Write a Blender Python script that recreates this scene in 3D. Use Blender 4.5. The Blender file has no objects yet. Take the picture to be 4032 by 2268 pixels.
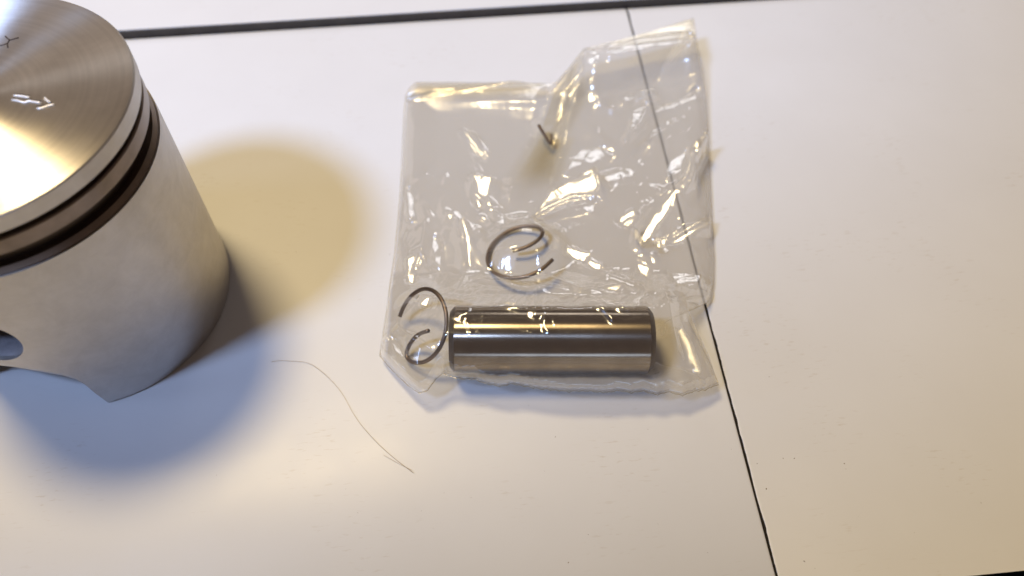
import bpy, bmesh, math, random
import numpy as np
from mathutils import Vector, Matrix

random.seed(7)
RNG = np.random.default_rng(11)
S = bpy.context.scene
COL = S.collection
MM = 0.001                      # everything below is thought of in millimetres, built in metres

# ------------------------------------------------------------------ camera
PITCH, ROLL, YAW = 0.58496, 0.00264, -0.09787
CAM_H = 134.5
cam_d = bpy.data.cameras.new('camera')
cam = bpy.data.objects.new('camera', cam_d)
COL.objects.link(cam)
ROT = Matrix.Rotation(YAW, 3, 'Z') @ Matrix.Rotation(PITCH, 3, 'X') @ Matrix.Rotation(ROLL, 3, 'Z')
cam.matrix_world = Matrix.Translation((0, 0, CAM_H * MM)) @ ROT.to_4x4()
cam_d.sensor_width = 36.0
cam_d.lens = 36.0 * 3300 / 4032
cam_d.clip_start = 0.005
cam_d.clip_end = 20.0
cam_d.dof.use_dof = True
cam_d.dof.focus_distance = 0.1395
cam_d.dof.aperture_fstop = 14.0
S.camera = cam

# ------------------------------------------------------------------ world and lamps
W = bpy.data.worlds.new('World')
S.world = W
W.use_nodes = True
bg = W.node_tree.nodes['Background']
bg.inputs[0].default_value = (1.0, 0.68, 0.50, 1)
bg.inputs[1].default_value = 0.095

def area(name, loc, target, size, size_y, color, power, shape='RECTANGLE', spread=180):
    l = bpy.data.lights.new(name, 'AREA')
    l.shape = shape
    l.size = size * MM
    if shape in ('RECTANGLE', 'ELLIPSE'):
        l.size_y = size_y * MM
    l.color = color
    l.energy = power
    l.spread = math.radians(spread)
    o = bpy.data.objects.new(name, l)
    o.location = Vector(loc) * MM
    d = Vector(target) - Vector(loc)
    o.rotation_euler = d.to_track_quat('-Z', 'Y').to_euler()
    COL.objects.link(o)
    return o

def spot(name, loc, target, radius, cone, blend, color, power):
    l = bpy.data.lights.new(name, 'SPOT')
    l.shadow_soft_size = radius * MM
    l.spot_size = math.radians(cone)
    l.spot_blend = blend
    l.color = color
    l.energy = power
    o = bpy.data.objects.new(name, l)
    o.location = Vector(loc) * MM
    o.rotation_euler = (Vector(target) - Vector(loc)).to_track_quat('-Z', 'Y').to_euler()
    COL.objects.link(o)
    return o

area('ceiling_lamp', (-257, 383, 950), (0, 90, 0), 225, 225, (1.0, 0.785, 0.43), 6.9, 'DISK')
spot('window_light', (-411, -77, 700), (2, 216, 0), 66, 21.2, .12, (0.40, 0.57, 1.0), 24.5)
area('far_window', (20, -480, 75), (14, 70, 5), 460, 70, (0.52, 0.68, 1.0), .34, 'RECTANGLE')
area('rear_window', (170, 850, 330), (10, 110, 0), 230, 120, (0.96, 0.96, 1.0), .42, 'RECTANGLE')
area('crown_fill', (-480, 750, 430), (-69, 95, 50), 520, 400, (1.0, 0.88, 0.78), .30, 'RECTANGLE')  # added fill light, mirrored in the crown to brighten it; no real source
area('side_window', (-900, 60, 330), (-60, 95, 40), 200, 200, (0.45, 0.62, 1.0), 1.2, 'RECTANGLE')

S.view_settings.view_transform = 'Standard'
S.view_settings.look = 'None'
S.view_settings.exposure = 0.0
S.view_settings.gamma = 1.0
S.view_settings.use_curve_mapping = False
S.cycles.max_bounces = 14
S.cycles.transparent_max_bounces = 40
S.cycles.glossy_bounces = 6
S.cycles.caustics_reflective = False
S.cycles.caustics_refractive = False
S.cycles.sample_clamp_indirect = 4.0
S.cycles.use_denoising = True

# ------------------------------------------------------------------ helpers
UPX = 4032 / 2576               # the photograph was studied at 2576 x 1449

def at(px, py, z=0.0):
    """point (mm) seen at pixel (px, py) of the 2576-wide photograph at height z above the table"""
    d = ROT @ Vector(((px * UPX - 2016) / 3300, -(py * UPX - 1134) / 3300, -1))
    t = (z - CAM_H) / d.z
    return np.array((d.x * t, d.y * t, z))

def link(name, verts, faces, mat, parent=None, smooth=True, sharp=None):
    me = bpy.data.meshes.new(name)
    me.from_pydata([tuple(float(c) * MM for c in v) for v in verts], [], faces)
    me.validate()
    me.update()
    if smooth:
        me.polygons.foreach_set('use_smooth', [True] * len(me.polygons))
    if mat:
        me.materials.append(mat)
    if sharp:
        me.set_sharp_from_angle(angle=math.radians(sharp))
    o = bpy.data.objects.new(name, me)
    COL.objects.link(o)
    if parent:
        o.parent = parent
    return o

def link_bm(name, bm, mat, parent=None, smooth=False):
    bmesh.ops.recalc_face_normals(bm, faces=bm.faces)
    me = bpy.data.meshes.new(name)
    bmesh.ops.scale(bm, vec=(MM, MM, MM), verts=bm.verts)
    bm.to_mesh(me)
    bm.free()
    if smooth:
        me.polygons.foreach_set('use_smooth', [True] * len(me.polygons))
    me.materials.append(mat)
    o = bpy.data.objects.new(name, me)
    COL.objects.link(o)
    if parent:
        o.parent = parent
    return o

def tag(o, label=None, cat=None, group=None, kind=None):
    for k, v in (('label', label), ('category', cat), ('group', group), ('kind', kind)):
        if v:
            o[k] = v
    return o

def empty(name, loc=(0, 0, 0), rz=0):
    o = bpy.data.objects.new(name, None)
    o.empty_display_size = 0.01
    o.location = Vector(loc) * MM
    o.rotation_euler = (0, 0, rz)
    COL.objects.link(o)
    return o

def tube(pts, rad, n=8, closed=False, caps=True):
    """tube along a polyline; rad a number or one per point. Returns verts, faces"""
    P = np.array(pts, float)
    m = len(P)
    rad = np.full(m, rad) if np.isscalar(rad) else np.array(rad)
    if closed:
        T = np.roll(P, -1, 0) - np.roll(P, 1, 0)
    else:
        T = np.gradient(P, axis=0)
    T /= np.linalg.norm(T, axis=1)[:, None] + 1e-12
    ref = np.array((0, 0, 1.0)) if abs(T[0, 2]) < 0.9 else np.array((1.0, 0, 0))
    N = np.cross(T[0], ref); N /= np.linalg.norm(N)
    V, F = [], []
    for i in range(m):
        N = N - T[i] * (N @ T[i]); N /= np.linalg.norm(N) + 1e-12
        B = np.cross(T[i], N)
        for k in range(n):
            a = 2 * math.pi * k / n
            V.append(P[i] + rad[i] * (math.cos(a) * N + math.sin(a) * B))
    for i in range(m if closed else m - 1):
        j = (i + 1) % m
        for k in range(n):
            F.append((i * n + k, i * n + (k + 1) % n, j * n + (k + 1) % n, j * n + k))
    if caps and not closed:
        F.append(tuple(reversed(range(n))))
        F.append(tuple(range((m - 1) * n, m * n)))
    return V, F

def resample(pts, n):
    P = np.array(pts, float)
    d = np.r_[0, np.cumsum(np.linalg.norm(np.diff(P[:, :2], axis=0), axis=1))]
    t = np.linspace(0, d[-1], n)
    return np.stack([np.interp(t, d, P[:, k]) for k in range(P.shape[1])], 1)

def smooth_poly(pts, n, passes=2):
    P = np.array(pts, float)
    for _ in range(passes):
        Q = [P[0]]
        for a, b in zip(P[:-1], P[1:]):
            Q += [a * .75 + b * .25, a * .25 + b * .75]
        Q.append(P[-1])
        P = np.array(Q)
    return resample(P, n)

# ------------------------------------------------------------------ materials
def mat(name):
    m = bpy.data.materials.new(name)
    m.use_nodes = True
    nt = m.node_tree
    return m, nt, nt.nodes['Principled BSDF'], nt.nodes['Material Output']

def node(nt, kind, **kw):
    n = nt.nodes.new(kind)
    for k, v in kw.items():
        setattr(n, k, v)
    return n

def noise(nt, scale, detail=4, rough=.55, vec=None, dist=0.0):
    n = node(nt, 'ShaderNodeTexNoise')
    n.inputs['Scale'].default_value = scale
    n.inputs['Detail'].default_value = detail
    n.inputs['Roughness'].default_value = rough
    n.inputs['Distortion'].default_value = dist
    if vec is not None:
        nt.links.new(vec, n.inputs['Vector'])
    return n

def ramp(nt, src, p0, c0, p1, c1):
    r = node(nt, 'ShaderNodeValToRGB')
    r.color_ramp.elements[0].position = p0
    r.color_ramp.elements[0].color = (*c0, 1)
    r.color_ramp.elements[1].position = p1
    r.color_ramp.elements[1].color = (*c1, 1)
    nt.links.new(src, r.inputs[0])
    return r

def objcoord(nt, scale=None):
    c = node(nt, 'ShaderNodeTexCoord')
    if scale is None:
        return c.outputs['Object']
    mp = node(nt, 'ShaderNodeMapping')
    mp.inputs['Scale'].default_value = scale
    nt.links.new(c.outputs['Object'], mp.inputs['Vector'])
    return mp.outputs['Vector']

def bump(nt, src, bsdf, strength, dist):
    b = node(nt, 'ShaderNodeBump')
    b.inputs['Strength'].default_value = strength
    b.inputs['Distance'].default_value = dist
    nt.links.new(src, b.inputs['Height'])
    nt.links.new(b.outputs[0], bsdf.inputs['Normal'])
    return b

def make_laminate():
    m, nt, b, out = mat('white_laminate')
    v = objcoord(nt)
    n1 = noise(nt, 22, 5, .6, v)
    r1 = ramp(nt, n1.outputs[0], .30, (.735, .722, .700), .72, (.775, .765, .745))
    # tiny scuffs: stretched fine noise, thresholded
    v2 = objcoord(nt, (420, 1900, 420))
    n2 = noise(nt, 1.0, 2, .5, v2)
    n3 = noise(nt, 60, 2, .5, v)
    r2 = ramp(nt, n2.outputs[0], .61, (0, 0, 0), .72, (1, 1, 1))
    r3 = ramp(nt, n3.outputs[0], .50, (0, 0, 0), .66, (.5, .5, .5))
    mu = node(nt, 'ShaderNodeMath', operation='MULTIPLY')
    nt.links.new(r2.outputs[0], mu.inputs[0]); nt.links.new(r3.outputs[0], mu.inputs[1])
    mx = node(nt, 'ShaderNodeMixRGB')
    nt.links.new(mu.outputs[0], mx.inputs[0])
    nt.links.new(r1.outputs[0], mx.inputs[1])
    mx.inputs[2].default_value = (.58, .52, .44, 1)
    nt.links.new(mx.outputs[0], b.inputs['Base Color'])
    n4 = noise(nt, 35, 4, .6, v)
    r4 = ramp(nt, n4.outputs[0], .3, (.34, .34, .34), .7, (.47, .47, .47))
    nt.links.new(r4.outputs[0], b.inputs['Roughness'])
    b.inputs['Specular IOR Level'].default_value = .5
    n5 = noise(nt, 900, 3, .5, v)
    bump(nt, n5.outputs[0], b, .10, .00006)
    return m

def make_simple(name, col, rough, metal=0.0, bumpscale=None, bumpd=.0001, var=0.0):
    m, nt, b, out = mat(name)
    b.inputs['Base Color'].default_value = (*col, 1)
    b.inputs['Roughness'].default_value = rough
    b.inputs['Metallic'].default_value = metal
    v = objcoord(nt)
    if var:
        n = noise(nt, 260, 4, .6, v)
        c0 = tuple(c * (1 - var) for c in col); c1 = tuple(min(1, c * (1 + var)) for c in col)
        r = ramp(nt, n.outputs[0], .3, c0, .7, c1)
        nt.links.new(r.outputs[0], b.inputs['Base Color'])
    if bumpscale:
        n = noise(nt, bumpscale, 4, .6, v)
        bump(nt, n.outputs[0], b, .5, bumpd)
    return m

def make_crown():
    m, nt, b, out = mat('turned_aluminium')
    v = objcoord(nt)
    n1 = noise(nt, 120, 5, .65, v, .6)
    r1 = ramp(nt, n1.outputs[0], .30, (.74, .69, .63), .70, (.88, .83, .77))
    nt.links.new(r1.outputs[0], b.inputs['Base Color'])
    b.inputs['Metallic'].default_value = 1
    n2 = noise(nt, 180, 4, .6, v)
    r2 = ramp(nt, n2.outputs[0], .3, (.33, .33, .33), .7, (.40, .40, .40))
    nt.links.new(r2.outputs[0], b.inputs['Roughness'])
    # faint turning rings
    vm = node(nt, 'ShaderNodeVectorMath', operation='MULTIPLY')
    vm.inputs[1].default_value = (1, 1, 0)
    nt.links.new(v, vm.inputs[0])
    vl = node(nt, 'ShaderNodeVectorMath', operation='LENGTH')
    nt.links.new(vm.outputs[0], vl.inputs[0])
    rn = node(nt, 'ShaderNodeTexNoise', noise_dimensions='1D')
    rn.inputs['Scale'].default_value = 1500
    rn.inputs['Detail'].default_value = 4
    nt.links.new(vl.outputs['Value'], rn.inputs['W'])
    rr_ = ramp(nt, rn.outputs[0], .3, (.92, .92, .92), .7, (1, 1, 1))
    mx = node(nt, 'ShaderNodeMixRGB', blend_type='MULTIPLY')
    mx.inputs[0].default_value = 1
    nt.links.new(r1.outputs[0], mx.inputs[1]); nt.links.new(rr_.outputs[0], mx.inputs[2])
    nt.links.new(mx.outputs[0], b.inputs['Base Color'])
    b.inputs['Anisotropic'].default_value = .98
    b.inputs['Anisotropic Rotation'].default_value = .25
    t = node(nt, 'ShaderNodeTangent', direction_type='RADIAL', axis='Z')
    nt.links.new(t.outputs[0], b.inputs['Tangent'])
    return m

def make_skirt():
    m, nt, b, out = mat('skirt_aluminium')
    v = objcoord(nt, (1, 1, 1))
    n1 = noise(nt, 240, 6, .7, v, .4)
    r1 = ramp(nt, n1.outputs[0], .28, (.52, .49, .46), .72, (.62, .59, .56))
    nt.links.new(r1.outputs[0], b.inputs['Base Color'])
    b.inputs['Metallic'].default_value = 1
    n2 = noise(nt, 300, 6, .7, v)
    r2 = ramp(nt, n2.outputs[0], .3, (.44, .44, .44), .7, (.50, .50, .50))
    nt.links.new(r2.outputs[0], b.inputs['Roughness'])
    v3 = objcoord(nt, (60, 60, 2600))
    n3 = noise(nt, 1, 4, .65, v3)
    r5 = ramp(nt, n3.outputs[0], .3, (.38, .38, .38), .7, (.52, .52, .52))
    mm_ = node(nt, 'ShaderNodeMixRGB')
    mm_.inputs[0].default_value = .6
    nt.links.new(r2.outputs[0], mm_.inputs[1]); nt.links.new(r5.outputs[0], mm_.inputs[2])
    nt.links.new(mm_.outputs[0], b.inputs['Roughness'])
    bump(nt, n3.outputs[0], b, .35, .00005)
    return m

def make_steel():
    m, nt, b, out = mat('ground_steel')
    v = objcoord(nt)
    n1 = noise(nt, 160, 4, .6, v)
    r1 = ramp(nt, n1.outputs[0], .35, (.28, .235, .185), .7, (.38, .325, .26))
    nt.links.new(r1.outputs[0], b.inputs['Base Color'])
    b.inputs['Metallic'].default_value = 1
    b.inputs['Roughness'].default_value = .25
    b.inputs['Anisotropic'].default_value = .96
    b.inputs['Anisotropic Rotation'].default_value = .25
    t = node(nt, 'ShaderNodeTangent', direction_type='RADIAL', axis='X')
    nt.links.new(t.outputs[0], b.inputs['Tangent'])
    v3 = objcoord(nt, (30, 900, 900))
    n3 = noise(nt, 1, 3, .6, v3)
    bump(nt, n3.outputs[0], b, .12, .00004)
    return m

def make_film(name, tint, haze, gloss=1.0, rough=.07, fade=False):
    """thin clear polythene: tinted see-through, mirror by Fresnel, a little milky"""
    m, nt, b, out = mat(name)
    nt.nodes.remove(b)
    tr = node(nt, 'ShaderNodeBsdfTransparent')
    lw = node(nt, 'ShaderNodeLayerWeight')
    lw.inputs['Blend'].default_value = .35
    r = ramp(nt, lw.outputs['Facing'], .35, tint, 1.0, tuple(c ** 3 for c in tint))
    nt.links.new(r.outputs[0], tr.inputs['Color'])
    df = node(nt, 'ShaderNodeBsdfDiffuse')
    df.inputs['Color'].default_value = (.86, .82, .76, 1)
    mix1 = node(nt, 'ShaderNodeMixShader')
    mix1.inputs[0].default_value = haze
    nt.links.new(tr.outputs[0], mix1.inputs[1]); nt.links.new(df.outputs[0], mix1.inputs[2])
    gl = node(nt, 'ShaderNodeBsdfGlossy')
    gl.inputs['Roughness'].default_value = rough
    gl.inputs['Color'].default_value = (1, 1, 1, 1)
    # Schlick reflectance, the same from both sides of the sheet
    lf = node(nt, 'ShaderNodeLayerWeight')
    lf.inputs['Blend'].default_value = .5
    pw = node(nt, 'ShaderNodeMath', operation='POWER')
    pw.inputs[1].default_value = 4.0
    nt.links.new(lf.outputs['Facing'], pw.inputs[0])
    mu = node(nt, 'ShaderNodeMath', operation='MULTIPLY_ADD')
    mu.use_clamp = True
    mu.inputs[1].default_value = .85 * gloss
    mu.inputs[2].default_value = .085 * gloss
    nt.links.new(pw.outputs[0], mu.inputs[0])
    # fine crinkle relief of the film
    v = objcoord(nt)
    n1 = noise(nt, 420, 3, .6, v, .5)
    bp = node(nt, 'ShaderNodeBump')
    bp.inputs['Strength'].default_value = .30
    bp.inputs['Distance'].default_value = .00007
    nt.links.new(n1.outputs[0], bp.inputs['Height'])
    nt.links.new(bp.outputs[0], gl.inputs['Normal'])
    mix2 = node(nt, 'ShaderNodeMixShader')
    nt.links.new(mu.outputs[0], mix2.inputs[0])
    nt.links.new(mix1.outputs[0], mix2.inputs[1]); nt.links.new(gl.outputs[0], mix2.inputs[2])
    if fade:        # the extra layer thins out towards its loose sides
        at_ = node(nt, 'ShaderNodeAttribute')
        at_.attribute_name = 'layer'
        t2 = node(nt, 'ShaderNodeBsdfTransparent')
        mix3 = node(nt, 'ShaderNodeMixShader')
        nt.links.new(at_.outputs['Fac'], mix3.inputs[0])
        nt.links.new(t2.outputs[0], mix3.inputs[1]); nt.links.new(mix2.outputs[0], mix3.inputs[2])
        nt.links.new(mix3.outputs[0], out.inputs['Surface'])
    else:
        nt.links.new(mix2.outputs[0], out.inputs['Surface'])
    return m

M_LAM = make_laminate()
M_EDGE = make_simple('dark_edge_band', (.055, .045, .038), .6, 0, 700, .0001, .2)
M_GAP = make_simple('gap_dark', (.012, .010, .009), .9)
M_CORE = make_simple('panel_core', (.035, .026, .02), .9, 0, 900, .0002, .3)
M_CROWN = make_crown()
M_SKIRT = make_skirt()
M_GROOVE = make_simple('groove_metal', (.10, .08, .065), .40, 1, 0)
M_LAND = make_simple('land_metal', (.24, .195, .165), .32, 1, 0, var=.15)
M_CAST = make_simple('cast_bore', (.26, .24, .24), .65, .4, 900, .0002, .2)
M_MARK = make_simple('stamped_edge', (.92, .88, .82), .42, .6)
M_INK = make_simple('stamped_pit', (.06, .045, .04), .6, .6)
M_STEEL = make_steel()
M_WIRE = make_simple('spring_wire', (.20, .150, .115), .42, 1, 500, .0001, .3)
M_RUST = make_simple('rusty_staple', (.11, .065, .035), .55, .3, 900, .0001, .35)
M_FILM = make_film('clear_film', (.983, .972, .944), .032, 1.25, .145)
M_FILM2 = make_film('clear_film_back', (.988, .980, .958), .30, .5, .18)
M_SEAL = make_film('film_seal', (.86, .81, .70), .10, 1.0, .10)
M_HAIR = make_simple('hair', (.50, .37, .22), .4)
M_DUST = make_simple('dust', (.22, .17, .12), .9)

# ------------------------------------------------------------------ the table: white panels with open joints
table = tag(empty('table'), 'white laminate tabletop made of panels with dark joints', 'table', kind='structure')

def slab(name, poly, z0, z1, mat_, bevel=0.18, segs=2, parent=table):
    bm = bmesh.new()
    top = [bm.verts.new((x, y, z1)) for x, y in poly]
    bot = [bm.verts.new((x, y, z0)) for x, y in poly]
    f = bm.faces.new(top)
    bm.faces.new(list(reversed(bot)))
    n = len(poly)
    for i in range(n):
        bm.faces.new((top[i], bot[i], bot[(i + 1) % n], top[(i + 1) % n]))
    if bevel:
        bmesh.ops.bevel(bm, geom=list(f.edges), offset=bevel, segments=segs, profile=.5, affect='EDGES')
    return link_bm(name, bm, mat_, parent)

BACK0, BACK1 = 169.4, 170.2
def cored(o):
    o.data.materials.append(M_CORE)
    for p in o.data.polygons:
        if min(o.data.vertices[i].co.z for i in p.vertices) < -1 * MM:
            p.material_index = 1
    return o
# main panel, its rear edge rounded over
prof = [(27.9, -18), (27.9, -.15), (28.05, 0)] + [(y, 0) for y in (60, 110, 150, 165.9, 166.6)] + \
       [(167.4, -.06), (168.2, -.22), (168.9, -.5), (169.3, -.9), (169.4, -1.5), (169.4, -18)]
V, F = [], []
xs = [-420, -200, 0, 44.1, 44.45, 44.62, 44.70, 44.70]
dz = [0, 0, 0, 0, 0, -.03, -.14, -18]
for i, x in enumerate(xs):
    for (y, z) in prof:
        V.append((x, y, min(z, max(z + dz[i], -18)) if i < 7 else -18))
m_ = len(prof)
for i in range(len(xs) - 1):
    for j in range(m_ - 1):
        F.append((i * m_ + j, (i + 1) * m_ + j, (i + 1) * m_ + j + 1, i * m_ + j + 1))
o = cored(link('panel', V, F, M_LAM, table, True))
o['label'] = 'large white panel under the piston and the bag'
# right-hand panel: its sawn left edge slightly ragged
ys = np.arange(27.9, 166.7, .55)
jit = np.cumsum(RNG.normal(0, .025, len(ys))); jit -= np.convolve(jit, np.ones(25) / 25, 'same')
chips = np.zeros(len(ys))
for _ in range(16):
    k = RNG.integers(0, len(ys)); chips[max(0, k - 1):k + 2] += RNG.uniform(.02, .07)
ex = 45.10 + np.clip(jit, -.06, .1) + chips
V, F = [], []
cols = [(-0.0, -18), (0.0, -.10), (.05, -.02), (.14, 0), (.6, 0), (40, 0), (200, 0), (420, 0)]
for y, e in list(zip(ys, ex)):
    for k, (dx, z) in enumerate(cols):
        V.append((e + dx if k < 4 else 45 + dx, y, z))
n0 = len(cols)
tail = [(167.4, -.06), (168.2, -.22), (168.9, -.5), (169.3, -.9), (169.4, -1.5), (169.4, -18)]
for (y, zz) in tail:
    for k, (dx, z) in enumerate(cols):
        V.append((45.12 + dx, y, zz + min(z, 0) if z > -5 else -18))
rows = len(ys) + len(tail)
for i in range(rows - 1):
    for k in range(n0 - 1):
        F.append((i * n0 + k, i * n0 + k + 1, (i + 1) * n0 + k + 1, (i + 1) * n0 + k))
o = cored(link('panel', V, F, M_LAM, table, True))
o['label'] = 'white panel right of the thin black joint'
# front panel, beyond the joint in the lower right corner
o = cored(slab('panel', [(-420, -400), (420, -400), (420, 26.6), (-420, 26.6)], -18, 0, M_LAM))
# rear panel, a step higher, with its dark edge band
o = slab('panel', [(-420, 170.0), (420, 170.0), (420, 700), (-420, 700)], -18, 1.55, M_LAM, .25)
o['label'] = 'rear white panel standing slightly higher'
slab('edge_band', [(-420, 169.55), (420, 169.55), (420, 169.98), (-420, 169.98)], -10, 1.40, M_EDGE, .1)
slab('under_board', [(-420, -400), (420, -400), (420, 700), (-420, 700)], -22, -18.05, M_GAP, 0)

# ------------------------------------------------------------------ the piston
PCX, PCY, PR, PH = -69.34, 94.56, 24.0, 49.86
piston = tag(empty('piston', (PCX, PCY, 0.05)), 'aluminium piston standing upright, arrow stamped on its crown', 'piston')

def lathe(profile, n=256, close=False):
    V, F = [], []
    m = len(profile)
    for i in range(n):
        a = 2 * math.pi * i / n
        for r, z in profile:
            V.append((r * math.cos(a), r * math.sin(a), z))
    for i in range(n):
        j = (i + 1) % n
        for k in range(m - 1):
            F.append((i * m + k, j * m + k, j * m + k + 1, i * m + k + 1))
        if close:
            F.append((i * m + m - 1, j * m + m - 1, j * m, i * m))
    return V, F

def crown_mesh():
    rs = [23.72, 23.3, 22, 19, 15, 11, 7, 3.5, 1.2]
    prof = [(23.72, PH - .03)] + [(r, PH + .15 * (1 - (r / 23.72) ** 2)) for r in rs[1:]]
    n = 256
    V, F = lathe(prof, n)
    m = len(prof)
    c = len(V); V.append((0, 0, PH + .15))
    for i in range(n):
        F.append((i * m + m - 1, ((i + 1) % n) * m + m - 1, c))
    return V, F
V, F = crown_mesh()
o = link('crown', V, F, M_CROWN, piston)
o['label'] = 'turned flat crown with radial shine'
V, F = lathe([(22.3, 46.9), (23.8, 46.9), (23.95, 47.05), (23.95, 49.62), (23.72, 49.84)])
link('top_land', V, F, M_SKIRT, piston, True, 30)
V, F = lathe([(22.2, 45.7), (22.2, 46.92)])
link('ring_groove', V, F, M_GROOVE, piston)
V, F = lathe([(22.2, 42.9), (23.55, 42.9), (23.72, 43.05), (23.72, 45.5), (23.5, 45.7), (22.2, 45.7)])
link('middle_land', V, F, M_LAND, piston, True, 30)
V, F = lathe([(22.0, 40.0), (22.0, 42.92)])
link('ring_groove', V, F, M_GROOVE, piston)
V, F = lathe([(23.6, 38.9), (23.6, 39.25), (23.2, 39.9), (23.1, 40.05), (22.0, 40.0)])
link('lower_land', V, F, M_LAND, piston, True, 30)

BOSS = -102.2
def cut_height(deg):
    """height of the skirt's lower edge at an angle: a cut-away below each pin boss"""
    best = 0.0
    for c in (BOSS, BOSS + 180):
        d = (deg - c + 180) % 360 - 180
        d = -d / 1.5 if d < 0 else d
        x = [0, 3, 8, 12.5, 17.5, 20.8, 22.0, 22.9, 24.1]
        z = [15.3, 15.2, 14.4, 13.35, 11.65, 9.5, 7.5, 3.3, 0]
        if d < 24.1:
            best = max(best, float(np.interp(d, x, z)))
    return best

angs = sorted(set([i * 1.5 for i in range(-120, 120)] +
                  [c + s * d for c in (BOSS, BOSS + 180) for s in (-1.5, 1) for d in (20, 20.8, 21.4, 22, 22.5, 22.9, 23.5, 24.1)]))
angs = [((a + 180) % 360) - 180 for a in angs]
angs = sorted(angs)
zr = [0, .012, .05, .15, .3, .5, .7, .85, .95, 1]
V, F = [], []
m = len(zr)
for a in angs:
    zb = cut_height(a)
    ca, sa = math.cos(math.radians(a)), math.sin(math.radians(a))
    for t in zr:
        z = zb + (39.0 - zb) * t
        r = PR - (.12 if t == 0 else 0) - (.10 if t == 1 else 0)
        V.append((r * ca, r * sa, z))
    for t in reversed(zr):
        z = zb + (39.0 - zb) * t
        V.append((21.2 * ca, 21.2 * sa, z))
n = len(angs); mm = 2 * m
for i in range(n):
    j = (i + 1) % n
    for k in range(mm):
        F.append((i * mm + k, j * mm + k, j * mm + (k + 1) % mm, i * mm + (k + 1) % mm))
skirt = link('skirt', V, F, M_SKIRT, None, True)
# bore the pin holes through the skirt, then keep only the result
bm = bmesh.new()
bmesh.ops.create_cone(bm, cap_ends=True, segments=64, radius1=6.0, radius2=6.0, depth=80)
bmesh.ops.rotate(bm, cent=(0, 0, 0), matrix=Matrix.Rotation(math.pi / 2, 3, 'Y'), verts=bm.verts)
bmesh.ops.rotate(bm, cent=(0, 0, 0), matrix=Matrix.Rotation(math.radians(BOSS), 3, 'Z'), verts=bm.verts)
bmesh.ops.translate(bm, vec=(0, 0, 23.6), verts=bm.verts)
cutter = link_bm('cutter', bm, M_CAST)
md = skirt.modifiers.new('bore', 'BOOLEAN')
md.object = cutter
md.operation = 'DIFFERENCE'
md.solver = 'EXACT'
dg = bpy.context.evaluated_depsgraph_get()
new_me = bpy.data.meshes.new_from_object(skirt.evaluated_get(dg))
skirt.modifiers.clear()
skirt.data = new_me
new_me.name = 'skirt'
bpy.data.objects.remove(cutter, do_unlink=True)
skirt.parent = piston
new_me.materials.clear(); new_me.materials.append(M_SKIRT)
new_me.polygons.foreach_set('use_smooth', [True] * len(new_me.polygons))
try:
    new_me.set_sharp_from_angle(angle=math.radians(35))
except Exception:
    pass
for k in range(2):
    prof = [(6.0, 23.2), (5.7, 22.4), (5.7, 11.0), (7.5, 11.0), (7.5, 21.0)]
    V, F = lathe(prof, 64)
    R = Matrix.Rotation(math.radians(BOSS + 180 * k), 3, 'Z') @ Matrix.Rotation(math.pi / 2, 3, 'Y')
    V = [tuple(R @ Vector(v) + Vector((0, 0, 23.6))) for v in V]
    link('pin_bore', V, F, M_CAST, piston)
V, F = lathe([(21.2, 40.5), (21.2, 46.0), (0.01, 46.0)], 96)
link('crown_underside', V, F, M_CAST, piston)

# stamped arrow and letter on the crown (raised burrs beside dark strokes)
def on_crown(px, py, dz=.05):
    p = at(px, py, PH)
    for _ in range(3):
        r = math.hypot(p[0] - PCX, p[1] - PCY)
        z = PH + .15 * (1 - min(1, r / 23.72) ** 2)
        p = at(px, py, z)
    return np.array((p[0] - PCX, p[1] - PCY, z + dz - .05))

def strokes(name, lines, rad, mat_, dz, parent):
    V, F = [], []
    for ln in lines:
        pts = [on_crown(x, y, dz) for x, y in ln]
        pts = resample([tuple(p) for p in pts], 8)
        v, f = tube(pts, rad, 8)
        b = len(V)
        V += v
        F += [tuple(i + b for i in q) for q in f]
    return link(name, V, F, mat_, parent)

Z = UPX * 2.8975                # marks were measured in a 2.9x enlargement
def zz(lines):
    return [[(x / Z, y / Z) for x, y in ln] for ln in lines]
arrow = zz([[(160, 1092), (250, 1100), (345, 1116)], [(140, 1142), (215, 1150), (285, 1178), (330, 1155), (400, 1166), (480, 1182)],
            [(512, 1118), (545, 1150), (580, 1172)], [(425, 1240), (470, 1242), (560, 1208), (630, 1192)]])
o = strokes('arrow_mark', arrow, .17, M_MARK, .05, piston)
o['label'] = 'bright stamped arrow outline pointing right'
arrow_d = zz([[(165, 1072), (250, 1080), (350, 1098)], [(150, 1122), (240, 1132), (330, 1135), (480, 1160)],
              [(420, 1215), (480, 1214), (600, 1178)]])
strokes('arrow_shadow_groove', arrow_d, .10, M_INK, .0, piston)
letter = zz([[(60, 415), (110, 462), (160, 450), (215, 432)], [(110, 462), (85, 500), (92, 550)], [(85, 500), (40, 515), (0, 525)]])
o = strokes('letter_mark', letter, .11, M_INK, .03, piston)
o['label'] = 'small dark stamped letter Y'

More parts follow.
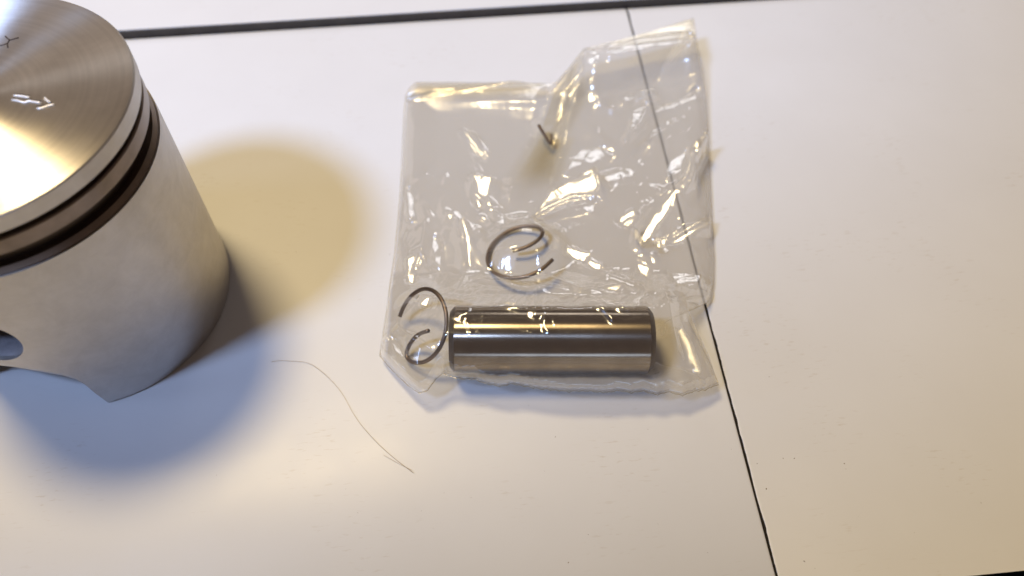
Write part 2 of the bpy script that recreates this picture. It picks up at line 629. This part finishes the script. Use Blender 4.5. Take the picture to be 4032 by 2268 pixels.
# ------------------------------------------------------------------ the wrist pin
PIN_C = np.array((14.1, 73.0, 0)); PIN_A = math.radians(-5.6); PIN_R, PIN_L = 6.0, 35.4
PIN_Z = PIN_R + .25
pin = tag(empty('wrist_pin', (PIN_C[0], PIN_C[1], PIN_Z), PIN_A), 'polished steel wrist pin lying inside the clear bag', 'piston pin')
h = PIN_L / 2
def xlathe(prof, n=128):
    V, F = lathe(prof, n)
    return [(z, r_x, r_y) for (r_x, r_y, z) in V], F
V, F = xlathe([(PIN_R - .06, -h + .95), (PIN_R, -h + 1.15), (PIN_R, -h / 3), (PIN_R, h / 3), (PIN_R, h - 1.15), (PIN_R - .06, h - .95)])
link('outer_wall', V, F, M_STEEL, pin)
for s in (-1, 1):
    V, F = xlathe([(PIN_R - .06, s * (h - .95)), (PIN_R - .30, s * (h - .6)), (PIN_R - 1.0, s * h)])
    link('end_chamfer', V, F, M_GROOVE, pin, True, 40)
V, F = xlathe([(3.6, -h), (3.6, h)], 64)
link('bore', V, F, M_CAST, pin)
for s in (-1, 1):
    V, F = xlathe([(3.6, s * (h - .001)), (PIN_R - 1.0, s * (h - .001))], 96)
    link('end_face', V, F, M_WIRE, pin)

# ------------------------------------------------------------------ wire circlips
def clip_points(path, centre, nrm, R):
    """follow traced pixels on the clip's own tilted plane"""
    out = []
    n = Vector(nrm).normalized(); c = Vector(centre); o = Vector((0, 0, CAM_H))
    for px, py, rr in path:
        d = ROT @ Vector(((px * UPX - 2016) / 3300, -(py * UPX - 1134) / 3300, -1))
        t = (c - o).dot(n) / d.dot(n)
        p = o + d * t
        if rr:
            v = (p - c); p = c + v.normalized() * R
        out.append(np.array(p))
    return out

def make_clip(path, centre, tilt, az, R, label):
    nrm = (math.sin(tilt) * math.cos(az), math.sin(tilt) * math.sin(az), math.cos(tilt))
    pts = smooth_poly(clip_points(path, centre, nrm, R), 90, 3)
    base = np.array((centre[0], centre[1], 0))
    v, f = tube([p - base for p in pts], .38, 12)
    o = link('circlip', v, f, M_WIRE)
    o.location = Vector(base) * MM
    return tag(o, label, 'circlip', 'wire circlips in the bag')

make_clip([(1386, 652, 1), (1362, 680, 1), (1325, 695, 1), (1290, 701, 1), (1255, 697, 1), (1234, 680, 1), (1228, 650, 1), (1243, 615, 1),
           (1275, 587, 1), (1310, 574, 1), (1345, 570, 1), (1364, 577, 0), (1366, 590, 0), (1350, 608, 0), (1320, 624, 0), (1290, 631, 0)],
          (11.2, 95.2, 2.7), .30, 2.48, 7.13, 'open wire circlip lying above the pin, near the middle of the bag')
make_clip([(1005, 796, 1), (1015, 770, 1), (1035, 745, 1), (1058, 726, 1), (1080, 723, 1), (1102, 740, 1), (1118, 770, 1), (1125, 810, 1), (1120, 850, 1),
           (1100, 885, 1), (1070, 907, 1), (1042, 914, 1), (1026, 905, 0), (1021, 888, 0), (1032, 862, 0), (1052, 840, 0), (1078, 832, 0)],
          (-8.5, 78.3, 5.8), .84, 3.42, 6.78, 'open wire circlip leaning against the left end of the pin')

# ------------------------------------------------------------------ the clear bag
bag = tag(empty('plastic_bag', (18, 105, 0)), 'crumpled clear plastic bag with its mouth folded and stapled', 'plastic bag')
BAG0 = np.array((18, 105, 0))

TOP = [(1020, 242, 1.2), (1030, 222, 1.6), (1046, 207, 2), (1130, 207, 2.2), (1210, 208, 2.3), (1290, 208, 2.6), (1395, 211, 3.2), (1428, 175, 5), (1470, 122, 6.5),
       (1500, 115, 6.8), (1560, 100, 7.0), (1640, 78, 7.4), (1700, 60, 7.8), (1745, 46, 8.0)]
RIGHT = [(1745, 46, 8.0), (1752, 98, 8.6), (1758, 132, 6.5), (1768, 175, 4.5), (1776, 250, 2.6), (1783, 350, 1.7), (1787, 450, 1.2), (1792, 560, 1),
         (1797, 650, 1), (1796, 712, 1), (1788, 748, 1), (1779, 762, 1.2), (1757, 772, 2), (1731, 783, 3), (1733, 812, 4), (1760, 862, 4), (1790, 922, 3.6), (1808, 968, 3.2)]
BOTTOM = [(955, 895, 2), (1000, 945, 3), (1030, 972, 4), (1055, 990, 4.6), (1074, 985, 4.8), (1095, 955, 5.4), (1113, 936, 6), (1150, 949, 6.2), (1230, 962, 6.2),
          (1350, 975, 6.2), (1500, 985, 6.2), (1640, 988, 5.6), (1740, 990, 4.6), (1808, 968, 3.2)]
LEFT = [(1020, 242, 1.2), (1015, 300, .9), (1010, 420, .7), (1005, 500, .7), (1000, 560, .7), (992, 640, .8), (980, 720, 1.1), (970, 800, 1.6), (961, 850, 2), (955, 895, 2)]

def vnoise(x, y, scale, seed):
    """smooth value noise"""
    r = np.random.default_rng(seed)
    g = r.uniform(-1, 1, (64, 64))
    xs, ys = x / scale + 500, y / scale + 500
    xi, yi = np.floor(xs).astype(int), np.floor(ys).astype(int)
    fx, fy = xs - xi, ys - yi
    fx = fx * fx * (3 - 2 * fx); fy = fy * fy * (3 - 2 * fy)
    a = g[yi % 64, xi % 64]; b = g[yi % 64, (xi + 1) % 64]; c = g[(yi + 1) % 64, xi % 64]; d = g[(yi + 1) % 64, (xi + 1) % 64]
    return (a * (1 - fx) + b * fx) * (1 - fy) + (c * (1 - fx) + d * fx) * fy

NU, NV = 320, 370
def edge(pts, n, serr=0.0):
    P = resample([tuple(at(*p)) for p in pts], n)
    return P
eT, eB = edge(TOP, NU), edge(BOTTOM, NU)
eL, eR = edge(LEFT, NV), edge(RIGHT, NV)
# pinked lower edge
tooth = (np.abs(((np.arange(NU) * .55) % 4) / 2 - 1) * .28) * np.random.default_rng(2).uniform(.3, 1.2, NU)
tooth[:8] = 0; tooth[-8:] = 0
eB[:, 1] += .35 * vnoise(eB[:, 0], eB[:, 1] * 0, 2.2, 31) * np.clip(np.arange(NU) / 30, 0, 1) * np.clip((NU - 1 - np.arange(NU)) / 20, 0, 1)
eB[:, 1] -= tooth * np.interp(np.arange(NU), [0, 60, 90, NU], [0, 0, 1, 1])
u = np.linspace(0, 1, NU)[None, :, None]; v = np.linspace(0, 1, NV)[:, None, None]
COONS = ((1 - v) * eT[None] + v * eB[None] + (1 - u) * eL[:, None] + u * eR[:, None]
         - ((1 - u) * (1 - v) * eT[0] + u * (1 - v) * eT[-1] + (1 - u) * v * eB[0] + u * v * eB[-1]))
X, Y, ZB = COONS[..., 0], COONS[..., 1], COONS[..., 2]
uu = np.broadcast_to(u[..., 0], X.shape); vv = np.broadcast_to(v[..., 0], X.shape)
# distance to the boundary in mm, roughly
WID, HEI = 62.0, 78.0
edge_d = np.minimum(np.minimum(uu, 1 - uu) * WID, np.minimum(vv, 1 - vv) * HEI)
def sstep(a, b, x):
    t = np.clip((x - a) / (b - a), 0, 1)
    return t * t * (3 - 2 * t)
win = sstep(0, 7, edge_d)

def smax(a, b, k=1.2):
    h_ = np.clip(.5 + .5 * (a - b) / k, 0, 1)
    return b * (1 - h_) + a * h_ + k * h_ * (1 - h_)

def seg_dist(x, y, pts):
    """distance to a polyline and position along it (0..1)"""
    P = np.array(pts, float)
    best = np.full(x.shape, 1e9); tt = np.zeros(x.shape)
    n_ = len(P) - 1
    for i in range(n_):
        ax, ay = P[i]; bx, by = P[i + 1]
        dx, dy = bx - ax, by - ay
        t = np.clip(((x - ax) * dx + (y - ay) * dy) / (dx * dx + dy * dy + 1e-9), 0, 1)
        d = np.hypot(x - ax - t * dx, y - ay - t * dy)
        q = d < best
        best = np.where(q, d, best); tt = np.where(q, (i + t) / n_, tt)
    return best, tt

def crease(x, y, pts, amp, w, power=1.0):
    d, t = seg_dist(x, y, pts)
    prof = np.clip(1 - d / w, 0, 1) ** power
    return amp * prof * np.clip(np.minimum(t, 1 - t) * 8 + .25, 0, 1)

def pxl(pts, z):
    return [tuple(at(a, b, z)[:2]) for a, b in pts]

def pin_tent(x, y, top, flat, s_back, s_front, s_end):
    c, s = math.cos(PIN_A), math.sin(PIN_A)
    lx = (x - PIN_C[0]) * c + (y - PIN_C[1]) * s
    ly = -(x - PIN_C[0]) * s + (y - PIN_C[1]) * c
    ex_ = np.maximum(np.abs(lx) - PIN_L / 2 - .3, 0)
    d = np.where(ly > 0, np.maximum(ly - flat, 0) * s_back, np.maximum(-ly - flat, 0) * s_front)
    return top - np.hypot(d, ex_ * s_end), lx, ly

tent, LX, LY = pin_tent(X, Y, PIN_Z + PIN_R + .35, 2.6, .62, .80, .62)
z = ZB + win * (1.0 + .9 * vnoise(X, Y, 19, 3)) * (.35 + .65 * sstep(.15, .5, vv))
# the clips hold the film up a little
for (cx_, cy_, hh_, rr_) in ((11.06, 94.0, 7.6, 8.5), (-8.0, 78.5, 8.2, 8.0)):
    d = np.hypot(X - cx_, Y - cy_)
    z = smax(z, np.where(edge_d > 1, hh_ - .055 * d ** 2 * (8.0 / rr_), -50), 1.5)
z = smax(z, np.where(edge_d > .5, tent, -50), 1.0)

def tin(spacing, amp, seed):
    """crumpled sheet: flat facets between random points, sharp folds along their edges"""
    from mathutils.geometry import delaunay_2d_cdt
    r = np.random.default_rng(seed)
    gx = np.arange(X.min() - 2 * spacing, X.max() + 2 * spacing, spacing)
    gy = np.arange(Y.min() - 2 * spacing, Y.max() + 2 * spacing, spacing * 1.25)
    P = np.array([(a + r.normal(0, spacing * .33), b + r.normal(0, spacing * .42)) for b in gy for a in gx])
    H = r.uniform(-amp, amp, len(P))
    res = delaunay_2d_cdt([Vector(p) for p in P], [], [], 0, 1e-6)
    vs = np.array([tuple(q) for q in res[0]]); src = [q[0] for q in res[3]]
    out = np.zeros(X.shape)
    for tri in res[2]:
        a, b, c = (vs[k] for k in tri)
        ha, hb, hc = (H[src[k]] for k in tri)
        lo = np.minimum(np.minimum(a, b), c); hi = np.maximum(np.maximum(a, b), c)
        box = (X >= lo[0]) & (X <= hi[0]) & (Y >= lo[1]) & (Y <= hi[1])
        if not box.any():
            continue
        x_, y_ = X[box], Y[box]
        den = (b[1] - c[1]) * (a[0] - c[0]) + (c[0] - b[0]) * (a[1] - c[1])
        if abs(den) < 1e-9:
            continue
        l1 = ((b[1] - c[1]) * (x_ - c[0]) + (c[0] - b[0]) * (y_ - c[1])) / den
        l2 = ((c[1] - a[1]) * (x_ - c[0]) + (a[0] - c[0]) * (y_ - c[1])) / den
        l3 = 1 - l1 - l2
        ok = (l1 >= -1e-6) & (l2 >= -1e-6) & (l3 >= -1e-6)
        o_ = out[box]
        o_[ok] = (l1 * ha + l2 * hb + l3 * hc)[ok]
        out[box] = o_
    return out
# stiffer over the pin and towards the flat upper left, more crumpled on the right and round the pin
rough_map = .07 + .73 * sstep(0.30, .65, uu) * sstep(.05, .3, vv) + .45 * sstep(.30, .45, vv) * (1 - sstep(.60, .70, vv)) + .3 * sstep(.7, .8, vv)
over_pin = sstep(6.5, 9, np.abs(LY)) + sstep(PIN_L / 2, PIN_L / 2 + 3, np.abs(LX))
rough_map = rough_map * np.clip(over_pin, .22, 1)
fac = tin(13.0, 1.6, 41) + tin(6.0, .45, 42)
z = z + fac * rough_map * sstep(0, 4, edge_d)
# creases seen in the photograph: pixel path, height, half-width (mm)
CREASES = [
    ([(1445, 640), (1490, 660), (1540, 682), (1600, 712), (1625, 742), (1606, 790), (1590, 815)], .55, 1.6, 8),
    ([(1355, 620), (1358, 660), (1372, 690), (1430, 725), (1475, 765)], .45, 1.3, 7),
    ([(1475, 765), (1540, 772), (1590, 800)], .5, 1.3, 11),
    ([(1125, 535), (1150, 560), (1165, 610), (1172, 690)], .5, 2.0, 3),
    ([(1205, 540), (1235, 560), (1260, 580)], .5, 1.5, 4),
    ([(1165, 325), (1200, 365), (1215, 385)], .7, 2.2, 3),
    ([(1190, 445), (1195, 480), (1240, 520), (1260, 560)], .6, 1.8, 3.5),
    ([(1500, 165), (1492, 220), (1510, 255), (1545, 268), (1600, 245), (1660, 232), (1750, 200)], .9, 2.2, 5),
    ([(1750, 215), (1690, 245), (1640, 330), (1560, 400), (1470, 430)], -.9, 4.0, 4),
    ([(1775, 370), (1735, 392), (1725, 455), (1640, 530), (1600, 590), (1612, 660)], .9, 2.2, 3),
    ([(1610, 610), (1690, 600), (1790, 560)], .55, 1.6, 2.5),
    ([(1625, 650), (1700, 610), (1740, 575)], -.5, 2.0, 2.5),
    ([(1340, 520), (1380, 500), (1440, 485), (1500, 490)], .8, 1.7, 4),
    ([(1310, 560), (1345, 545), (1420, 520), (1490, 500), (1510, 470), (1495, 430)], .7, 1.8, 4),
    ([(1395, 215), (1370, 280), (1352, 340), (1290, 440), (1280, 520)], .9, 2.6, 3.5),
    ([(1480, 130), (1455, 230), (1425, 330), (1385, 470)], .9, 2.4, 4),
    ([(1030, 645), (1060, 640), (1080, 700)], .4, 1.6, 1.5),
    ([(1075, 560), (1065, 640), (1040, 700)], .4, 1.8, 1.5),
    ([(1360, 700), (1340, 780), (1350, 830)], .4, 1.5, 9),
    ([(1200, 850), (1330, 915), (1440, 950)], .10, 1.6, 11),
    ([(1500, 765), (1525, 790), (1545, 815)], .45, 1.0, 12),
    ([(1150, 800), (1200, 790), (1270, 768), (1330, 790)], .35, 1.2, 12),
    ([(1370, 790), (1372, 830), (1390, 850)], .35, 1.0, 12),
    ([(1135, 960), (1250, 955), (1400, 968), (1560, 975)], .4, 1.0, 7),

    ([(960, 880), (1010, 860), (1060, 900)], .6, 1.7, 3),
    ([(1020, 243), (1130, 233), (1250, 228), (1330, 214)], .8, 1.6, 2.2),
    ([(1510, 125), (1600, 112), (1680, 108), (1752, 102)], 1.6, 3.2, 8),
    ([(1660, 760), (1672, 850), (1690, 930)], .7, 1.8, 5),
    ([(1690, 760), (1700, 840), (1740, 930)], -.6, 2.2, 4),
    ([(1110, 940), (1060, 900), (1020, 880)], .5, 1.5, 4),
    ([(1195, 700), (1300, 720), (1420, 745)], .35, 1.6, 7),
    ([(1640, 250), (1600, 330), (1540, 400)], .6, 2.4, 3),
    ([(1720, 300), (1640, 350), (1560, 420)], .5, 1.8, 2.5),
]
for path, amp, w, zz_ in CREASES:
    z = z + crease(X, Y, pxl(path, zz_), amp, w, 1.15) * sstep(0, 2.5, edge_d)
# and the many small ones between them
rc = np.random.default_rng(5)
for k in range(70):
    i, j = rc.integers(5, NV - 5), rc.integers(5, NU - 5)
    x0, y0 = X[i, j], Y[i, j]
    a = rc.normal(1.2, .75); L = rc.uniform(5, 18)
    bend = rc.normal(0, .5)
    pts = [(x0, y0), (x0 + L * .5 * math.cos(a), y0 + L * .5 * math.sin(a)), (x0 + L * .5 * math.cos(a) + L * .5 * math.cos(a + bend), y0 + L * .5 * math.sin(a) + L * .5 * math.sin(a + bend))]
    z = z + crease(X, Y, pts, rc.choice([-1, 1]) * rc.uniform(.10, .40), rc.uniform(1.2, 3.2), 1.1) * np.clip(rough_map + .25, 0, 1) * sstep(0, 3, edge_d)
z = z + .04 * vnoise(X, Y, 5, 8) * win
for _ in range(1):
    zs = z.copy()
    zs[1:-1, 1:-1] = (4 * z[1:-1, 1:-1] + z[:-2, 1:-1] + z[2:, 1:-1] + z[1:-1, :-2] + z[1:-1, 2:]) / 8
    z = zs
for _ in range(3):
    zs = z.copy()
    zs[1:-1, 1:-1] = (4 * z[1:-1, 1:-1] + z[:-2, 1:-1] + z[2:, 1:-1] + z[1:-1, :-2] + z[1:-1, 2:]) / 8
    z = zs
# flat facets that face the lamp ('w') or the bright window ('c'), where the photograph shows them
LAMP = np.array((-257, 383, 950.)); WIN = np.array((170, 850, 330.)); EYE = np.array((0, 0, CAM_H))
FACETS = [
    ('w', [(1165, 325), (1182, 328), (1218, 388), (1200, 375)], 3), ('w', [(1640, 530), (1722, 462), (1730, 405), (1770, 372), (1742, 420), (1736, 470), (1690, 512), (1622, 600), (1605, 582)], 3),
    ('w', [(1640, 602), (1720, 582), (1785, 560), (1786, 578), (1700, 610), (1652, 622)], 2.5), ('w', [(1342, 520), (1388, 470), (1495, 428), (1512, 488), (1465, 490), (1400, 500), (1352, 540)], 4),
    ('w', [(1026, 240), (1130, 229), (1250, 223), (1330, 213), (1322, 221), (1250, 231), (1130, 238)], 2), ('w', [(1532, 113), (1600, 105), (1742, 95), (1748, 103), (1600, 112)], 8),
    ('w', [(1190, 442), (1236, 450), (1230, 468), (1206, 520), (1195, 482)], 3), ('w', [(1065, 766), (1082, 770), (1078, 792), (1066, 784)], 6),
    ('w', [(1165, 560), (1178, 600), (1184, 672), (1176, 660), (1166, 600)], 4), ('w', [(1600, 655), (1622, 640), (1628, 700), (1612, 690)], 4),
    ('w', [(1390, 600), (1408, 598), (1404, 622), (1392, 618)], 6), ('w', [(1470, 640), (1530, 672), (1500, 668)], 6), ('w', [(1510, 730), (1560, 726), (1548, 742)], 8),
    ('c', [(1505, 132), (1560, 122), (1738, 114), (1738, 124), (1600, 150), (1532, 160)], 6), ('c', [(1632, 256), (1682, 246), (1754, 216), (1750, 240), (1700, 262), (1642, 276)], 4),
    ('c', [(1611, 240), (1640, 262), (1618, 314), (1579, 339)], 4), ('c', [(1466, 356), (1509, 353), (1541, 371), (1523, 385), (1452, 408), (1430, 420)], 4),
    ('c', [(1345, 536), (1440, 502), (1500, 502), (1490, 520), (1400, 530)], 4), ('c', [(985, 872), (1004, 888), (1020, 924), (1002, 908)], 3),
    ('w', [(1430, 610), (1480, 628), (1470, 640), (1425, 622)], 6), ('w', [(1560, 560), (1590, 540), (1600, 556), (1572, 575)], 3), ('c', [(1690, 400), (1722, 380), (1715, 430), (1680, 450)], 3),
    ('w', [(1700, 880), (1712, 880), (1738, 950), (1722, 948)], 4), ('c', [(1090, 600), (1102, 605), (1108, 680), (1096, 670)], 3), ('w', [(1030, 660), (1042, 655), (1040, 720), (1030, 715)], 2),
    ('c', [(1240, 522), (1262, 552), (1266, 570), (1248, 545)], 4), ('c', [(1030, 480), (1040, 500), (1038, 560), (1028, 540)], 1.2), ('c', [(1690, 690), (1760, 700), (1740, 735), (1700, 725)], 3),
]
def facet(z, kind, poly, zg):
    P = np.array(pxl(poly, zg))
    c = P.mean(0)
    p3 = np.array((c[0], c[1], zg))
    vv_ = EYE - p3; vv_ /= np.linalg.norm(vv_)
    ll = (LAMP if kind == 'w' else WIN) - p3; ll /= np.linalg.norm(ll)
    nn = vv_ + ll
    sx, sy = -nn[0] / nn[2], -nn[1] / nn[2]
    inside = np.zeros(X.shape, bool)
    for k in range(len(P)):
        x1, y1 = P[k]; x2, y2 = P[(k + 1) % len(P)]
        inside ^= ((y1 > Y) != (y2 > Y)) & (X < (x2 - x1) * (Y - y1) / (y2 - y1 + 1e-12) + x1)
    d, _t = seg_dist(X, Y, np.vstack([P, P[:1]]))
    d = np.where(inside, 0, d)
    d = d + .25 * vnoise(X, Y, 2.2, 77)
    M = (1 - sstep(0, 1.2, d)) * sstep(.2, 1.6, edge_d)
    if not inside.any():
        return z
    z0 = z[inside].mean() - (sx * (X[inside] - c[0]) + sy * (Y[inside] - c[1])).mean()
    pl = z0 + sx * (X - c[0]) + sy * (Y - c[1])
    return z * (1 - M) + (pl + (z - pl) * .09 + .012 * vnoise(X, Y, 1.5, 79)) * M
for kind, poly, zg in FACETS:
    z = facet(z, kind, poly, zg)
for path, amp, w, zz_ in CREASES:
    if amp > 0:
        z = z + crease(X, Y, pxl(path, zz_), .20 if zz_ < 9 else .06, .6, 1.0) * sstep(0, 1.2, edge_d)
# fine sharp crinkles where the film is pulled about: round the clips, over the pin, down the right side
rk = np.random.default_rng(17)
for k in range(130):
    i = int(rk.integers(int(NV * .30), int(NV * .97))); j = int(rk.integers(6, NU - 6))
    if rk.uniform() < .35:
        j = int(rk.integers(int(NU * .6), NU - 6)); i = int(rk.integers(int(NV * .12), int(NV * .8)))
    x0, y0 = X[i, j], Y[i, j]
    a = rk.normal(1.3, .8); L = rk.uniform(2.5, 9); bend = rk.normal(0, .45)
    pts = [(x0, y0), (x0 + L * .5 * math.cos(a), y0 + L * .5 * math.sin(a)), (x0 + L * .5 * (math.cos(a) + math.cos(a + bend)), y0 + L * .5 * (math.sin(a) + math.sin(a + bend)))]
    z = z + crease(X, Y, pts, rk.uniform(.05, .14), rk.uniform(.45, .9), 1.0) * sstep(0, 1.5, edge_d)
# never through the pin or the table
floor_ = np.where((np.abs(LX) < PIN_L / 2 + .4) & (np.abs(LY) < PIN_R + .1), PIN_Z + np.sqrt(np.maximum((PIN_R + .3) ** 2 - LY ** 2, 0)), .3)
z = np.maximum(z, floor_)
FRONT_Z = z

def grid_faces(nv, nu):
    return [(i * nu + j, i * nu + j + 1, (i + 1) * nu + j + 1, (i + 1) * nu + j) for i in range(nv - 1) for j in range(nu - 1)]
V = np.stack([X, Y, z], -1).reshape(-1, 3) - BAG0
front = link('front_film', V, grid_faces(NV, NU), M_FILM, bag)
# back sheet: same outline, sinks to the table and runs under the pin
st = 2
zb = ZB * (1 - sstep(0, 9, edge_d)) + .12 + .08 * (vnoise(X, Y, 9, 21) + 1) * win
zb = np.minimum(zb, FRONT_Z - .12)
under = (np.abs(LX) < PIN_L / 2 + 1) & (np.abs(LY) < PIN_R + .2)
zb = np.where(under, np.minimum(zb, np.maximum(.1, PIN_Z - np.sqrt(np.maximum(PIN_R ** 2 - LY ** 2, 0)) - .1)), zb)
zb = np.maximum(zb, .08)
V = np.stack([X, Y, zb], -1)[::st, ::st]
nv_, nu_ = V.shape[:2]
link('back_film', V.reshape(-1, 3) - BAG0, grid_faces(nv_, nu_), M_FILM2, bag)

# welded edges
def seal(pts3, rad):
    v, f = tube(np.array(pts3) - BAG0, rad, 6)
    return link('sealed_edge', v, f, M_SEAL, bag)
seal(np.stack([eT[:, 0], eT[:, 1], z[0]], 1)[::2], .06)
seal(np.stack([eB[:, 0], eB[:, 1], z[-1]], 1), .08)
seal(np.stack([eL[:, 0], eL[:, 1], z[:, 0]], 1)[::2], .06)
seal(np.stack([eR[:, 0], eR[:, 1], z[:, -1]], 1)[::2], .06)

SOFT_Z = FRONT_Z.copy()
for _ in range(60):
    q = np.pad(SOFT_Z, 1, mode='edge')
    SOFT_Z = (q[:-2, 1:-1] + q[2:, 1:-1] + q[1:-1, :-2] + q[1:-1, 2:]) / 4
# folded-over layers: the pleat under the staple and the turned-down mouth
def patch(name, quad, n, lift, mat_, waves=0.0, seed=1, soft=(0, 0, 0, 0), bulge=0.0):
    """extra layer of film: quad of four pixel polylines' corners, laid on the front film"""
    a, b, c, d = [np.array(q, float) for q in quad]
    V = []
    from_z = SOFT_Z.reshape(-1); fx, fy = X.reshape(-1), Y.reshape(-1)
    for i in range(n):
        for j in range(n):
            s_, t_ = j / (n - 1), i / (n - 1)
            p = (a * (1 - s_) + b * s_) * (1 - t_) + (d * (1 - s_) + c * s_) * t_
            zg = 4.0
            for _ in range(4):
                w_ = at(p[0], p[1], zg)
                k = np.argmin((fx - w_[0]) ** 2 + (fy - w_[1]) ** 2)
                zg = .5 * zg + .5 * (from_z[k] + lift)
            w_ = at(p[0], p[1], zg)
            V.append(w_ + np.array((0, 0, waves * math.sin(s_ * 5 + t_ * 3 + seed) + bulge * math.sin(math.pi * t_) * (.7 + .3 * math.sin(s_ * 7 + seed)))) - BAG0)
    o = link(name, V, grid_faces(n, n), mat_, bag)
    at_ = o.data.attributes.new('layer', 'FLOAT', 'POINT')
    g_ = np.linspace(0, 1, n)
    e1, e2, e3, e4 = soft
    def side(a, b):
        return np.clip(g_ / max(a, 1e-6), 0, 1) * np.clip((1 - g_) / max(b, 1e-6), 0, 1)
    at_.data.foreach_set('value', (side(e1, e2)[:, None] * side(e3, e4)[None, :]).reshape(-1))
    return o
M_PLEAT = make_film('folded_film', (.935, .900, .800), .04, .7, .16, True)
patch('pleat', [(1398, 214), (1472, 126), (1418, 330), (1360, 330)], 22, .5, M_PLEAT, .12, 1, (0, .15, 0, .3))
patch('pleat', [(1346, 322), (1430, 316), (1392, 478), (1240, 482)], 24, .7, M_PLEAT, .15, 2, (.1, .35, .35, .12))
patch('pleat', [(1362, 330), (1412, 330), (1372, 440), (1290, 458)], 24, 1.0, M_PLEAT, .15, 5, (.1, .4, .3, .3))
patch('folded_mouth', [(1046, 208), (1380, 212), (1330, 226), (1024, 243)], 40, .35, M_PLEAT, .03, 3, (0, 0, 0, 0), .35)
patch('folded_mouth', [(1545, 104), (1745, 47), (1755, 104), (1530, 122)], 40, .3, M_PLEAT, .04, 4, (0, .25, 0, 0), .2)

# staple through the pleat
def film_z(px, py, extra=.6):
    zg = 4.0
    for _ in range(6):
        w_ = at(px, py, zg)
        k = np.argmin((X - w_[0]) ** 2 + (Y - w_[1]) ** 2)
        zg = .5 * zg + .5 * (FRONT_Z.reshape(-1)[k] + extra)
    return at(px, py, zg)
sp = [film_z(1356, 316, .35), film_z(1359, 322, .9), film_z(1370, 340, 1.0), film_z(1382, 360, 1.0), film_z(1386, 362, .95), film_z(1388, 352, .8), film_z(1387, 337, .4)]
base = np.array((sp[2][0], sp[2][1], 0))
v_, f_ = tube(smooth_poly([p - base for p in sp], 40, 2), np.r_[np.full(26, .36), np.full(14, .24)], 8)
o = link('staple', v_, f_, M_RUST)
o.location = Vector(base) * MM
tag(o, 'tiny rusty brown staple through the folded plastic', 'staple')

# ------------------------------------------------------------------ small things on the table
def hair(pts, rad, label, name='hair'):
    P = smooth_poly([at(x, y, .12) for x, y in pts], 90, 3)
    P[:, 2] += .10 * np.sin(np.linspace(0, 7, len(P))) ** 2
    base = np.array((P[0][0], P[0][1], 0))
    v, f = tube(P - base, rad, 6)
    o = link(name, v, f, M_HAIR)
    o.location = Vector(base) * MM
    return tag(o, label, 'hair')
hair([(683, 910), (705, 906), (740, 909), (775, 911), (815, 938), (860, 985), (890, 1045), (925, 1090), (975, 1140), (1040, 1190)], .030,
     'long fine brown hair curving across the table beside the bag')
hair([(965, 1145), (1000, 1165), (1036, 1183)], .022, 'short fine hair tip alongside the long hair')

specks = [(1928, 1230, .16), (1397, 1099, .10), (1430, 1415, .10), (1472, 634, .12), (1905, 1166, .09), (2124, 1166, .14), (1998, 1153, .10), (1970, 1153, .08),
          (2128, 1180, .07), (2468, 1265, .08), (2023, 1412, .13), (2050, 1430, .07), (1655, 1318, .05), (980, 640, .09), (745, 634, .10), (545, 1195, .06),
          (1060, 1285, .05), (1840, 1130, .05), (2300, 1340, .06), (1480, 1345, .07), (1935, 948, .08), (1370, 1185, .05), (2270, 790, .05), (1630, 1080, .05),
          (1185, 1252, .06), (1330, 1020, .06), (1117, 1240, .05), (900, 1290, .05), (870, 1230, .05), (1090, 1330, .05), (2160, 1300, .05), (1780, 1390, .05)]
V, F = [], []
rs_ = random.Random(3)
for px, py, r in specks:
    c = at(px, py, 0)
    a0 = rs_.uniform(0, 6)
    b = len(V)
    r *= .8
    V.append((c[0], c[1], r * .6))
    kx = rs_.uniform(1.0, 2.0)
    for k in range(6):
        a = k / 6 * 2 * math.pi
        rr = r * rs_.uniform(.6, 1.2)
        lx, ly = rr * kx * math.cos(a), rr * math.sin(a)
        V.append((c[0] + lx * math.cos(a0) - ly * math.sin(a0), c[1] + lx * math.sin(a0) + ly * math.cos(a0), .005))
    for k in range(6):
        F.append((b, b + 1 + k, b + 1 + (k + 1) % 6))
tag(link('dust_specks', V, F, M_DUST, None, False), 'tiny dark dust specks scattered over the white table', 'dust', kind='stuff')
